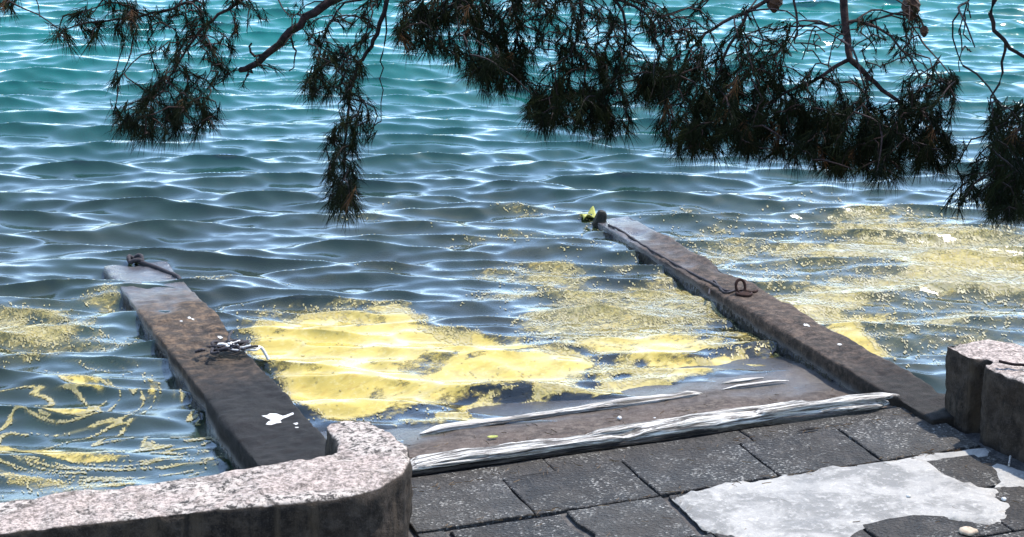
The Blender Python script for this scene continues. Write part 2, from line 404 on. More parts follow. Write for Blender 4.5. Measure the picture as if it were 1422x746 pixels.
def scum_fields(x, y):
    px, py = topix(x, y)
    wxn = (f2(x * 4, y * 4, 3) - .5) * 60; wyn = (f2(x * 4 + 50, y * 4 + 20, 3) - .5) * 26
    qx, qy = px + wxn, py + wyn
    raft = 0
    for ox in (-16, 0, 16):
        for oy in (-8, 0, 8): raft = raft + inpoly(qx + ox, qy + oy, RAFT) / 9.0
    shore = 0
    for ox in (-30, 0, 30):
        for oy in (-8, 0, 8): shore = shore + inpoly(qx + ox, qy + oy, SHORE) / 9.0
    patch = f2(x * 2.2, y * 1.5 + 11, 4); band = f2(x * 1.6 + 40, y * 3.1, 4)
    p1 = sstep(.40, .60, patch); p2 = sstep(.42, .58, band)
    D = np.maximum(np.minimum(1.02, raft * 1.25) * (1.0 - .50 * sstep(.60, .72, f2(x * 4 + 9, y * 7))), .85 * shore * sstep(.36, .56, f2(x * 5 + 3, y * 8)))
    spark = np.zeros_like(D)
    def add(v):
        nonlocal spark; spark = np.maximum(spark, v)
    add(.60 * blob(px, py, 850, 430, 230, 95) * (.25 + .75 * p2))
    add(.75 * blob(px, py, 900, 500, 230, 48) * p1)
    add(.72 * blob(px, py, 1230, 400, 340, 120) * (.50 + .50 * p2))
    add(.85 * blob(px, py, 1240, 465, 120, 32) * sstep(.36, .52, patch))
    add(.80 * blob(px, py, 1310, 365, 160, 14, .8) * p1)
    add(.62 * blob(px, py, 1100, 310, 300, 40, .8) * (.25 + .75 * p2))
    add(.52 * blob(px, py, 640, 310, 170, 34, .8) * (.2 + .8 * p2))
    add(.52 * blob(px, py, 650, 400, 260, 50, .8) * p2 * (.3 + .7 * p1))
    add(.66 * blob(px, py, 60, 455, 150, 30, .6) * p1)
    add(.55 * blob(px, py, 120, 415, 80, 22, .8) * p2)
    add(.42 * blob(px, py, 110, 500, 160, 40, .6) * p2)
    add(.40 * blob(px, py, 300, 400, 90, 28, .8) * p2)
    add(.40 * blob(px, py, 370, 465, 60, 40, .8))
    # swirled filaments in the eddy beside the near wall
    cx, cy = at(70, 575, 0)[:2]
    rx = (x - cx); ry = (y - cy) * 1.0
    r = np.sqrt(rx * rx + ry * ry) + 1e-4; a = np.arctan2(ry, rx)
    sw = a + 2.2 * np.exp(-r * 1.4) * 2.2
    sx, sy = r * np.cos(sw), r * np.sin(sw)
    fil = 1 - np.abs(f2(sx * 3.2 + 5, sy * 7.5 + 2 + 2 * f2(sx * 2, sy * 2, 2), 3) - .5) * 2
    z = blob(px, py, 130, 600, 230, 100, .5) * (x < 2.05)
    eddy = z * sstep(.90, .985, fil)
    lump = z * sstep(.63, .68, f2(sx * 2.2 + 31, sy * 4.5 + 7, 3))
    add(.98 * eddy); add(.88 * lump * (.7 + .3 * p2))
    tone = np.clip(raft + shore * .5 + blob(px, py, 1240, 465, 120, 32) * .9 * p1 + blob(px, py, 900, 500, 230, 48) * .5 * p1 + lump * .8 + .3 * p1 + blob(px, py, 1310, 365, 160, 14, .8) * .6, 0, 1)
    return np.maximum(D, spark), tone
sel = (Y < 14.5) & (X > 0) & (X < 10.5) & (Y > 8.2)
murk = np.zeros_like(X)
d_, t_ = scum_fields(X[sel], Y[sel]); murk[sel] = np.clip(d_ * .5, 0, .5)
idx = np.arange(X.size).reshape(X.shape)
Q = np.stack([idx[:-1, :-1], idx[:-1, 1:], idx[1:, 1:], idx[1:, :-1]], -1).reshape(-1, 4)
tag(big_mesh('sea', np.stack([WX, WY, WZ], -1).reshape(-1, 3), Q, M['water'],
             {'opacity': opac.ravel(), 'far': far.ravel(), 'murk': murk.ravel()}), kind='structure')

# pollen film: a thin torn skin riding on the waves
def m_film():
    t = NT('pollen_film'); p = t.pos(); a = t.attr('tone'); cv = t.attr('cover')
    n = t.noise(p, 30, 6, .75); b = t.noise(t.mapping(p, (1, 2.2, 1), (0, 0, .15)), 5, 6, .7, .9); d = t.noise(t.mapping(p, (1, 1.8, 1)), 13, 6, .75, .6)
    c = t.mix(a, (.215, .185, .085), (.33, .245, .050))
    c = t.mix(t.math('MULTIPLY', t.ramp(b, .44, .64), .65), c, (.20, .155, .030))
    c = t.mix(t.math('MULTIPLY', t.ramp(n, .50, .66), .45), c, (.40, .33, .14))
    c = t.mix(t.math('MULTIPLY', t.ramp(d, .54, .70), .5), c, (.24, .14, .020))
    al = t.ramp(t.math('ADD', cv, t.math('ADD', t.math('MULTIPLY', t.math('SUBTRACT', d, .5), 1.1), t.math('MULTIPLY', t.math('SUBTRACT', n, .5), .8))), .30, .80)
    nb = t.bump(t.math('ADD', n, d), .10, .006)
    df = t.n('BsdfDiffuse'); t.set(df.inputs[0], c); t.l(nb, df.inputs['Normal'])
    g = t.n('BsdfGlossy'); g.inputs['Roughness'].default_value = .10; t.l(nb, g.inputs['Normal'])
    fr = t.n('Fresnel'); fr.inputs[0].default_value = 1.52; t.l(nb, fr.inputs['Normal'])
    m1 = t.n('MixShader'); t.l(fr.outputs[0], m1.inputs[0]); t.l(df.outputs[0], m1.inputs[1]); t.l(g.outputs[0], m1.inputs[2])
    tr = t.n('BsdfTransparent'); m2 = t.n('MixShader'); t.l(al, m2.inputs[0]); t.l(tr.outputs[0], m2.inputs[1]); t.l(m1.outputs[0], m2.inputs[2])
    t.l(m2.outputs[0], t.out.inputs[0]); return t.m
def land(cx, cy):
    return ((cx > 2.05) & (cx < 2.48) & (cy < 12.0)) | ((cx > 5.11) & (cx < 5.43) & (cy < 11.9)) | ((cx > 2.4) & (cx < 5.2) & (ramp_z(cx, cy) > .004))
X, Y = np.meshgrid(np.arange(.7, 9.9, .0105), np.arange(8.5, 14.2, .0145))
D, T = scum_fields(X, Y)
idx = np.arange(X.size).reshape(X.shape)
dd = np.minimum(np.minimum(D[:-1, :-1], D[1:, 1:]), np.minimum(D[1:, :-1], D[:-1, 1:]))
on = (np.maximum(D[:-1, :-1], D[1:, 1:]) > .12) & ~land(X[:-1, :-1], Y[:-1, :-1])
Q = np.stack([idx[:-1, :-1], idx[:-1, 1:], idx[1:, 1:], idx[1:, :-1]], -1)[on]
used, inv = np.unique(Q.ravel(), return_inverse=True)
wx, wy, wz = waves(X.ravel()[used], Y.ravel()[used])
fo = big_mesh('pollen_film', np.stack([wx, wy, wz + .0022], -1), inv.reshape(-1, 4), m_film(), {'tone': T.ravel()[used], 'cover': np.clip(D.ravel()[used], 0, 1)})
tag(fo, 'yellow pollen film spread over the water between and beside the slipway rails', 'pollen', kind='stuff')

# pollen flecks and rafts: small irregular pieces riding on the waves
sx_, sy_ = .0066, .0105
X, Y = np.meshgrid(np.arange(.7, 9.8, sx_), np.arange(8.55, 14.2, sy_))
jr = np.random.RandomState(5)
X = X + (jr.rand(*X.shape) - .5) * sx_ * .8; Y = Y + (jr.rand(*Y.shape) - .5) * sy_ * .8
cx = (X[:-1, :-1] + X[1:, 1:]) / 2; cy = (Y[:-1, :-1] + Y[1:, 1:]) / 2
D, T = scum_fields(cx, cy)
# spread the noise to a flat ranking so that D is the share of cells covered
u = .62 * jr.rand(*cx.shape) + .38 * np.argsort(np.argsort(f2(cx * 40, cy * 26, 3).ravel())).reshape(cx.shape) / cx.size
on = u < D * np.where(T > .75, .06, .60)
on &= (D > .10)
gone = ((cx > 2.05) & (cx < 2.48) & (cy < 12.0)) | ((cx > 5.11) & (cx < 5.43) & (cy < 11.9))
rz = ramp_z(cx, cy)
on &= ~gone & ~((cx > 2.4) & (cx < 5.2) & (rz > -.004))
idx = np.arange(X.size).reshape(X.shape)
Q = np.stack([idx[:-1, :-1], idx[:-1, 1:], idx[1:, 1:], idx[1:, :-1]], -1)[on]
used, inv = np.unique(Q.ravel(), return_inverse=True)
wx, wy, wz = waves(X.ravel()[used], Y.ravel()[used])
tone_v = np.zeros(X.size); tone_v[idx[:-1, :-1][on]] = T[on]; tone_v[idx[1:, 1:][on]] = T[on]; tone_v[idx[1:, :-1][on]] = T[on]; tone_v[idx[:-1, 1:][on]] = T[on]
tone_v = np.clip(tone_v + (jr.rand(X.size) - .5) * .35, 0, 1)
sc = big_mesh('pollen_flecks', np.stack([wx, wy, wz + .0045], -1), inv.reshape(-1, 4), M['scum'], {'tone': tone_v[used]})
tag(sc, 'pale pollen flecks sprinkled on the water around the slipway', 'pollen', kind='stuff')

# ------------------------------------------------------------------ slipway rails
def rail(name, x0, x1, y0, y1, ztop, mat, seed, endcut):
    ys = np.linspace(y0, y1, 12); V = []; F = []
    for i, y in enumerate(ys):
        a, b = x0, x1
        if i == 0: a = x0 + endcut
        z = ztop(y)
        V += [(a, y, -.9), (b, y, -.9), (b, y, z), (a, y, z)]
    if endcut:
        extra = y0 + endcut * .9; V[4:8] = [(x0, extra, -.9), (x1, extra, -.9), (x1, extra, ztop(extra)), (x0, extra, ztop(extra))]
    for i in range(len(ys) - 1):
        p = 4 * i
        for k in range(4): F.append([p + k, p + (k + 1) % 4, p + 4 + (k + 1) % 4, p + 4 + k])
    F += [[0, 1, 2, 3], [len(V) - 4 + k for k in (3, 2, 1, 0)]]
    me = roughen(V, F, .016, [((2.2, 2.2, 2.2), .012, 1), ((9, 9, 9), .007, 1), ((28, 28, 28), .004, 1), ((6, 6, 6), .012, 4)], seed)
    return link(name, me, mat)
LZ = lambda y: .170 - (y - 8.5) * .0405
RZ = lambda y: .152 - (y - 8.1) * .0300
r1 = rail('slipway_rail', 2.07, 2.455, 8.30, 12.25, LZ, M['rail_l'], 1, .20)
tag(r1, 'broad dark concrete rail with white paint mark running from the curved wall into the sea', 'rail')
r2 = rail('slipway_rail', 5.145, 5.41, 8.06, 12.15, RZ, M['rail_r'], 2, 0)
tag(r2, 'narrow brown concrete rail with an iron ring running into the sea', 'rail')
# white paint mark on the broad rail
def splat(name, px, py, z, rx, ry, mat, parent, seed, th=.003):
    c = at(px, py, z); r = random.Random(seed); P = []
    n = 16
    for i in range(n):
        w = 2 * math.pi * i / n; k = .45 + .75 * r.random()
        P.append((c[0] + math.cos(w) * rx * k, c[1] + math.sin(w) * ry * k))
    return P
def top_ray(mesh_o, x, y, zt=3.0):
    ok, loc, nor, _ = mesh_o.ray_cast(Vector((x, y, zt)), Vector((0, 0, -1)))
    return loc.z if ok else None
def draped(name, P, host, mat, parent, lift=.0025):
    bm = bmesh.new(); vs_ = [bm.verts.new((x, y, 0)) for x, y in P]; bm.faces.new(vs_)
    bmesh.ops.triangulate(bm, faces=bm.faces[:]); bmesh.ops.subdivide_edges(bm, edges=bm.edges[:], cuts=2, use_grid_fill=True)
    for v in bm.verts:
        z = top_ray(host, v.co.x, v.co.y); v.co.z = (z if z is not None else .1) + lift
    bmesh.ops.recalc_face_normals(bm, faces=bm.faces)
    me = bpy.data.meshes.new(name); bm.to_mesh(me); bm.free()
    return link(name, me, mat, parent)
bpy.context.view_layer.update()
zt = LZ(9.1)
MARK = [(363, 577), (371, 576), (375, 573), (384, 572), (392, 574), (399, 572), (407, 570), (408, 573), (400, 575), (393, 578), (389, 582), (391, 586), (383, 588), (376, 591), (369, 590), (372, 586), (377, 583), (371, 581)]
draped('paint_mark', [tuple(at(x, y, zt)[:2]) for x, y in MARK], r1, M['chalk'], r1)
for px, py, rx, ry, sd_ in ((411, 593, .012, .02, 1), (412, 600, .008, .012, 2), (263, 442, .012, .02, 3), (268, 444, .009, .02, 8), (306, 468, .012, .03, 4), (252, 447, .01, .012, 9)):
    draped('paint_fleck', splat('f', px, py, LZ(9.6 if py > 500 else 10.9), rx, ry, None, None, sd_), r1, M['chalk'], r1)
for px, py, rx, ry, sd_ in ((1166, 480, .012, .02, 5), (1120, 452, .02, .03, 7)):
    draped('paint_fleck', splat('f', px, py, RZ(9.4 if py > 450 else 11), rx, ry, None, None, sd_), r2, M['chalk'], r2)

# ------------------------------------------------------------------ low walls
def wall_mesh(poly, z0, z1, voxel, seed):
    V, F = prism(poly, z0, z1)
    return roughen(V, F, voxel, [((1.8, 1.8, 1.8), .014, 1), ((8, 8, 8), .009, 1), ((26, 26, 26), .006, 1), ((60, 60, 60), .003, 1), ((7, 7, 7), .014, 4)], seed, 8)
def wp(px, py): return tuple(at(px, py, .47)[:2])
curve = [(-1.5, 7.90), (.89, 7.90), (1.82, 7.87), (2.12, 7.86), (2.24, 7.90), (2.265, 8.0), (2.27, 8.22), (2.30, 8.265), (2.38, 8.27), (2.47, 8.22), (2.515, 8.10), (2.52, 7.86),
         (2.49, 7.72), (2.42, 7.60), (2.30, 7.50), (2.14, 7.455), (1.95, 7.465), (1.64, 7.52), (.84, 7.59), (-1.5, 7.60)]
# cut into an L of two convex-ish prisms is not needed: one outline
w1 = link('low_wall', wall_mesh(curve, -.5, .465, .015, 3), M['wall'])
tag(w1, 'low curved plastered wall with bleached pink top beside the broad rail', 'wall')
pier = [(5.262, 8.185), (5.265, 8.03), (5.275, 7.965), (5.345, 7.955), (5.345, 7.895), (5.283, 7.885), (5.275, 7.83), (5.31, 7.6), (5.42, 7.0), (5.6, 6.0), (5.98, 6.0), (5.78, 7.0), (5.66, 7.7), (5.63, 8.05), (5.52, 8.19), (5.38, 8.215)]
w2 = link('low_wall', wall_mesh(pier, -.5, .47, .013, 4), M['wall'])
tag(w2, 'low dark wall with a deep vertical groove beside the narrow rail', 'wall')

# ------------------------------------------------------------------ paving
pav = tag(mesh_obj('pavement', *prism([(-2.0, 3.0), (5.24, 3.0), (5.24, 8.36), (2.6, 8.36), (2.6, 7.4), (-2.0, 7.4)], .0955, .100), M['quay'], smooth=False), kind='structure')
def slab(name, poly, ztop, parent, mat, seed):
    r = random.Random(seed); pts = []
    n = len(poly)
    for i in range(n):
        a = Vector(poly[i]); b = Vector(poly[(i + 1) % n]); L = (b - a).length; k = max(2, int(L / .07))
        for j in range(k):
            p = a.lerp(b, j / k); nn = Vector((-(b - a).y, (b - a).x)).normalized()
            pts.append(p + nn * r.uniform(-.003, .006))
    c = sum(pts, Vector((0, 0))) / len(pts); m = len(pts)
    tx, ty = r.uniform(-.004, .004), r.uniform(-.004, .004)
    def zz(p, dz): return ztop + dz + (p.x - c.x) * tx + (p.y - c.y) * ty
    V = []
    for inset, dz in ((0, -.03), (0, -.004), (.005, -.0005)):
        for p in pts:
            q = p + (c - p).normalized() * inset; V.append((q.x, q.y, zz(q, dz)))
    F = []
    for k in range(2):
        for i in range(m): F.append([k * m + i, k * m + (i + 1) % m, (k + 1) * m + (i + 1) % m, (k + 1) * m + i])
    F.append([2 * m + i for i in range(m)])
    o = mesh_obj(name, V, F, mat, parent, smooth=False); return o
def row(y0, y1, xs_, seed, zoff=0):
    r = random.Random(seed); g = .0025
    for i in range(len(xs_) - 1):
        a, b = xs_[i], xs_[i + 1]; gg = g + r.uniform(0, .003)
        slab('paving_slab', [(a + gg, y0 + gg), (b - gg, y0 + gg), (b - gg, y1 - gg), (a + gg, y1 - gg)], PZ + zoff + r.uniform(-.002, .002), pav, M['slab'], seed * 31 + i)
row(8.19, 8.352, [2.53, 3.32, 4.30, 5.23], 1, -.010)
row(7.77, 8.19, [2.53, 3.06, 3.63, 4.21, 4.72, 5.235], 2)
# broken second row: uneven stones with wide joints
def pp(pts, z=PZ): return [tuple(at(x, y, z)[:2]) for x, y in pts]
second = [
    [(2.53, 7.38), (2.64, 7.36), (2.645, 7.755), (2.53, 7.762)],
    [(2.665, 7.36), (3.10, 7.34), (3.17, 7.50), (3.145, 7.62), (3.155, 7.735), (2.67, 7.748)],
    [(3.13, 7.34), (3.60, 7.34), (3.625, 7.55), (3.63, 7.755), (3.19, 7.755), (3.185, 7.62), (3.215, 7.5)],
    [(3.655, 7.34), (4.20, 7.34), (4.21, 7.755), (3.66, 7.755)],
    [(4.22, 7.34), (4.68, 7.34), (4.69, 7.755), (4.23, 7.755)],
    [(4.71, 7.36), (5.23, 7.36), (5.23, 7.755), (4.715, 7.755)]]
for i, q in enumerate(second): slab('paving_slab', q, PZ + RNG.uniform(-.003, .001), pav, M['slab'], 300 + i)
yy = 7.335
rs = random.Random(5); k = 0
while yy > 5.2:
    xx = 2.53 if yy > 7.0 else -1.9
    y0 = yy - rs.uniform(.36, .46); xs_ = [xx]
    while xs_[-1] < 5.2:
        xs_.append(min(5.235, xs_[-1] + rs.uniform(.4, .62)))
        if 5.235 - xs_[-1] < .2: xs_[-1] = 5.235
    row(y0, yy, xs_, 400 + k); yy = y0 - .004; k += 1

# pale cement spread over the broken paving
CEM = [(935, 691), (962, 682), (1000, 673), (1045, 667), (1095, 659), (1150, 650), (1200, 643), (1245, 637), (1282, 630), (1325, 626), (1370, 620), (1377, 625), (1372, 632), (1384, 641), (1402, 646), (1420, 652),
       (1440, 668), (1424, 676), (1392, 679), (1386, 690), (1404, 702), (1398, 718), (1380, 729), (1352, 727), (1330, 724), (1310, 718), (1272, 716), (1240, 722), (1205, 731), (1180, 742), (1160, 765), (1090, 775), (1050, 760), (1020, 748), (1000, 742), (978, 735), (962, 722), (948, 706)]
HOLE = [(1290, 640), (1318, 635), (1352, 632), (1372, 642), (1384, 655), (1388, 668), (1380, 677), (1362, 676), (1336, 668), (1310, 656)]
def cement(name, outer, holes, z, parent, host):
    bm = bmesh.new(); r = random.Random(3)
    def ring(pts, jit):
        P = [Vector((*at(x, y, z)[:2], 0)) for x, y in pts]; out = []
        for i in range(len(P)):
            a, b = P[i], P[(i + 1) % len(P)]; k = max(1, int((b - a).length / .011))
            for j in range(k):
                q = a.lerp(b, j / k); nx = np.array([q.x]); ny = np.array([q.y])
                ox = (f2(nx * 13, ny * 13, 4)[0] - .5) * 8 * jit; oy = (f2(nx * 13 + 40, ny * 13 + 9, 4)[0] - .5) * 8 * jit
                out.append(bm.verts.new((q.x + ox, q.y + oy, 0)))
        return [bm.edges.new((out[i], out[(i + 1) % len(out)])) for i in range(len(out))]
    E_ = ring(outer, .0045)
    for h in holes: E_ += ring(h, .004)
    bmesh.ops.triangle_fill(bm, edges=E_, use_beauty=True)
    for _ in range(3):
        long = [e for e in bm.edges if e.calc_length() > .06]
        if long: bmesh.ops.subdivide_edges(bm, edges=long, cuts=1)
        bmesh.ops.triangulate(bm, faces=bm.faces[:])
    bnd = {v for e in bm.edges if e.is_boundary for v in e.verts}
    for v in bm.verts:
        n = f2(np.array([v.co.x * 9]), np.array([v.co.y * 9]))[0] - .5
        v.co.z = z - .006 if v in bnd else z + .005 + n * .010
    bmesh.ops.recalc_face_normals(bm, faces=bm.faces)
    if sum(f.normal.z for f in bm.faces) < 0: bmesh.ops.reverse_faces(bm, faces=bm.faces[:])
    me = bpy.data.meshes.new(name); bm.to_mesh(me); bm.free()
    return link(name, me, M['cement'], parent)
cement('cement_patch', CEM, [HOLE], PZ + .004, pav, None)
def lump(name, px, py, z, r3, mat, seed, rot=0, parent=None):
    c = at(px, py, z)
    bm = bmesh.new(); bmesh.ops.create_icosphere(bm, subdivisions=2, radius=1)
    P = np.array([v.co for v in bm.verts]); d = .62 + .7 * n3(P * 1.3 + seed * 3.1 + 20)
    for v, k in zip(bm.verts, d): v.co = Matrix.Rotation(rot, 3, 'Z') @ Vector((v.co.x * r3[0] * k, v.co.y * r3[1] * k, v.co.z * r3[2] * k)); v.co += Vector((c[0], c[1], z + r3[2] * .55))
    me = bpy.data.meshes.new(name); bm.to_mesh(me); bm.free(); return link(name, me, mat, parent)
tag(lump('stone', 1345, 741, PZ, (.045, .035, .016), M['bronze'], 1, .3), 'tan flat stone lying at the edge of the pale cement', 'stone')
tag(lump('pebble', 1262, 690, PZ + .008, (.010, .011, .007), M['chalk'], 2), 'white pebble on the pale cement patch', 'pebble')
tag(lump('pebble', 1394, 695, PZ + .004, (.010, .012, .009), M['chalk'], 3), 'small white pebble by the broken edge of the cement', 'pebble')
tag(lump('pebble', 860, 582, .055, (.012, .014, .009), M['chalk'], 4), 'white pebble on the bare ramp between timber and plank', 'pebble')
tag(lump('pebble', 909, 582, .05, (.007, .008, .006), M['chalk'], 9), 'tiny white chip on the ramp near the plank', 'pebble')

# ------------------------------------------------------------------ timbers
def beam(name, x0, x1, yc, w, h, zb, mat, parent, seed, bend=.01, taper=.25, zslope=0):
    n = int((x1 - x0) / .02); r = np.linspace(0, 1, n + 1); xs_ = x0 + (x1 - x0) * r
    K = 20; V = []; F = []
    yc_ = yc + bend * (f2(xs_ * 1.7 + seed, xs_ * 0 + seed, 3) - .5) * 2
    ww = w * (.65 + .7 * f2(xs_ * 3 + seed * 3, xs_ * 0 + 4, 3)); hh = h * (.6 + .8 * f2(xs_ * 4 + seed * 7, xs_ * 0 + 8, 3))
    e = np.minimum(1, np.minimum(r, 1 - r) * (x1 - x0) / .12 + taper); ww = ww * e; hh = hh * e
    for i in range(n + 1):
        for k in range(K):
            a = 2 * math.pi * k / K; cx_, cz_ = math.cos(a), math.sin(a)
            sq = 1 / max(abs(cx_), abs(cz_)) ** .55
            g = 1 - .62 * float(f2(np.array([xs_[i] * 3.2 + seed]), np.array([k * 2.3 + seed * 1.7]), 4)[0])
            V.append((xs_[i], yc_[i] + cx_ * sq * ww[i] / 2 * g, zb + zslope * r[i] + hh[i] / 2 + cz_ * sq * hh[i] / 2 * g))
    for i in range(n):
        for k in range(K): F.append([i * K + k, (i + 1) * K + k, (i + 1) * K + (k + 1) % K, i * K + (k + 1) % K])
    F += [list(range(K)), [n * K + K - 1 - k for k in range(K)]]
    return mesh_obj(name, V, F, mat, parent)
t1 = empty('weathered_timber', (3.95, 8.40, .115)); tag(t1, 'long bleached split timber lying across the top of the ramp', 'timber')
beam('beam', 2.66, 5.12, 8.41, .16, .065, .108, M['timber'], t1, 1, .012)
beam('splinter', 2.70, 3.75, 8.37, .06, .030, .135, M['timber'], t1, 5, .012)
beam('splinter', 3.55, 4.75, 8.445, .06, .036, .142, M['timber'], t1, 9, .010)
beam('splinter', 4.35, 5.17, 8.395, .085, .040, .145, M['timber'], t1, 13, .012)
beam('splinter', 3.05, 3.30, 8.44, .04, .035, .135, M['timber'], t1, 17, .01)
beam('dark_core', 2.60, 4.2, 8.372, .03, .03, .107, M['drift'], t1, 21, .01)
rmp = lambda x, y: float(ramp_z(np.array([x]), np.array([y]))[0])
p1 = beam('plank', 2.97, 4.45, 9.045, .070, .036, rmp(3.7, 9.045) - .004, M['plank'], None, 31, .008, .3)
tag(p1, 'narrow pale plank along the water edge of the ramp', 'plank')
a_, b_ = at(1000, 529, .03), at(1062, 524, .03)
tag(beam('plank_fragment', a_[0], b_[0], (a_[1] + b_[1]) / 2, .035, .018, rmp(a_[0], a_[1]) + .002, M['plank'], None, 37, .006), 'short pale plank fragment nearest the water by the narrow rail', 'plank')
a_, b_ = at(1003, 541, .03), at(1094, 527, .03)
tag(beam('plank_fragment', a_[0], b_[0], (a_[1] + b_[1]) / 2, .03, .018, rmp(a_[0], a_[1]) - .002, M['plank'], None, 41, .012), 'longer curved pale plank fragment on the wet ramp by the narrow rail', 'plank')
a_, b_ = at(1108, 599, PZ), at(1137, 594, PZ)
tag(beam('bark_piece', a_[0], b_[0], a_[1], .035, .018, PZ - .002, M['drift'], None, 43, .004), 'small dark bark piece on the kerb slabs below the timber', 'bark')
a_ = at(620, 606, .07)
tag(lump('leaf_scrap', 684, 607, .062, (.03, .018, .004), M['lime'], 6), 'small yellow green leaf scrap on the bare ramp', 'leaf')

# ------------------------------------------------------------------ ropes, ring, stump, weed
def rope(name, pts, rad, mat, parent=None, n=40, sides=6, jit=0.0, seed=1):
    r = random.Random(seed); P = smooth_path(pts, n)
    P = [p + Vector((r.gauss(0, jit), r.gauss(0, jit), r.gauss(0, jit * .4))) for p in P]
    return mesh_obj(name, *tube(P, rad, sides), mat, parent)
# tangle on the broad rail
c = at(318, 490, LZ(10)); base = Vector((c[0], c[1], LZ(c[1]) + .004))
tg = empty('rope_tangle', base); tag(tg, 'tangled heap of dark and pale rope on the broad rail', 'rope')
r = random.Random(8)
for i in range(16):
    pts = []; p0 = Vector((r.uniform(-.13, .1), r.uniform(-.05, .05), 0)); hd = r.uniform(0, 6.28)
    for j in range(r.randint(4, 8)):
        pts.append(base + p0 + Vector((0, 0, .008 + r.uniform(0, .030) + .001 * i)))
        hd += r.gauss(0, 1.1); p0 = p0 + Vector((math.cos(hd) * .055, math.sin(hd) * .04, 0))
        if abs(p0.x) > .15 or abs(p0.y) > .075: hd += 3.0; p0 *= .85
    rope('strand', pts, r.uniform(.004, .009), M['rope_l'] if i in (3, 6, 10, 13) else M['rope_d'], tg, 36)
rope('strand', [base + Vector(v) for v in ((-.02, .03, .02), (.03, .12, .012), (.06, .25, .004), (.10, .34, .0))], .007, M['rope_d'], tg)
rope('strand', [base + Vector(v) for v in ((.05, 0, .02), (.13, -.01, .018), (.17, .0, .01), (.20, -.02, -.05))], .009, M['rope_l'], tg)
# rope over the sunken end of the broad rail
pts = []
for px, py in ((188, 362), (200, 366), (215, 371), (232, 378), (246, 384), (253, 391)):
    q = at(px, py, .02); pts.append((q[0], q[1], .022))
er = empty('mooring_rope', pts[0]); tag(er, 'dark rope lying across the sunken end of the broad rail', 'rope')
rope('strand', pts, .012, M['rope_d'], er, 24, 6, .002)
q = Vector(pts[0]); rope('knot', [q + Vector((math.cos(a) * .04, math.sin(a) * .05, .01 + .012 * math.sin(3 * a))) for a in np.linspace(0, 9.4, 14)], .013, M['rope_d'], er, 50)
# iron ring on the narrow rail with its line
c = at(1028, 410, RZ(10.4)); zr = top_ray(r2, c[0], c[1]) or RZ(c[1])
ring = empty('mooring_ring', (c[0], c[1], zr)); tag(ring, 'rusty iron mooring ring standing on the narrow rail', 'ring')
R0 = Vector((c[0], c[1], zr))
rope('ring', [R0 + Vector((math.cos(a) * .028, math.sin(a) * .012, .042 + math.sin(a) * .036)) for a in np.linspace(0, 6.283, 20)], .0085, M['rust'], ring, 40)
me = lump('base_plate', 1032, 410, zr - .004, (.05, .05, .014), M['rust'], 12, .3, ring)
rope('chain', [R0 + Vector((.005 + .04 * math.cos(a), -.035 + .045 * math.sin(a), .012)) for a in np.linspace(.4, 6.0, 14)], .008, M['rust'], ring, 36)
rope('chain', [R0 + Vector(v) for v in ((.02, -.02, .012), (.07, -.03, .012), (.10, -.01, .01))], .008, M['rust'], ring, 16)
def on_rail(px, py, host, z0, lift):
    q = at(px, py, z0); z = top_ray(host, q[0], q[1]); 
    q = at(px, py, z if z is not None and abs(z - z0) < .08 else z0)
    z = top_ray(host, q[0], q[1]); zz = z if (z is not None and abs(z - z0) < .1) else z0
    return Vector((q[0], q[1], max(zz, -.02) + lift))
pts = [on_rail(px, py, r2, z0, .006) for px, py, z0 in ((845, 314, .01), (862, 323, .01), (880, 334, .02), (905, 349, .03), (935, 366, .04), (965, 383, .05), (990, 396, .06), (1008, 405, .06), (1022, 405, .065))]
ln = rope('mooring_line', pts, .007, M['rope_d'], None, 70, 6, .0015); tag(ln, 'thin dark line running along the narrow rail to its ring', 'rope')
pts = [on_rail(px, py, r2, z0, .006) for px, py, z0 in ((1020, 405, .065), (1005, 408, .06), (990, 409, .06), (984, 411, .06))]
tag(rope('mooring_line', pts, .006, M['rope_d'], None, 20), 'short rope end beside the iron ring on the narrow rail', 'rope')
# stump at the end of the narrow rail
c = at(829, 312, .0); S0 = Vector((c[0] + .02, c[1] + .0, -.02))
pr = []
for i, (dz, rr, ox, oy) in enumerate(((-.35, .060, 0, 0), (0, .060, 0, 0), (.04, .056, .0, .0), (.07, .052, .006, .0), (.10, .046, .012, .0), (.118, .034, .014, .0), (.124, .012, .014, .0))):
    pr.append((S0 + Vector((ox, oy, dz)), rr))
V_, F_ = tube([p for p, _ in pr], [k for _, k in pr], 12)
me = roughen(V_, F_, .009, [((9, 9, 9), .018, 1), ((30, 30, 14), .010, 1)], 6)
st = link('mooring_stump', me, M['weed']); tag(st, 'dark broken post stump at the seaward end of the narrow rail', 'post')
q0 = at(806, 303, .02); q1 = at(824, 297, .02)
V_ = []; F_ = []
for i in range(9):
    for j in range(5):
        u_ = i / 8; v_ = j / 4
        V_.append((q0[0] + (q1[0] - q0[0]) * u_ + .02 * v_, q0[1] - .05 + (q1[1] - q0[1]) * u_ + .10 * v_, .024 + .022 * math.sin(u_ * 5 + v_ * 3) + .012 * u_))
for i in range(8):
    for j in range(4): F_.append([i * 5 + j, (i + 1) * 5 + j, (i + 1) * 5 + j + 1, i * 5 + j + 1])
lc = mesh_obj('plastic_scrap', V_, F_, M['lime']); sm = lc.modifiers.new('thick', 'SOLIDIFY'); sm.thickness = .006
tag(lc, 'lime yellow plastic scrap floating against the broken stump', 'scrap')
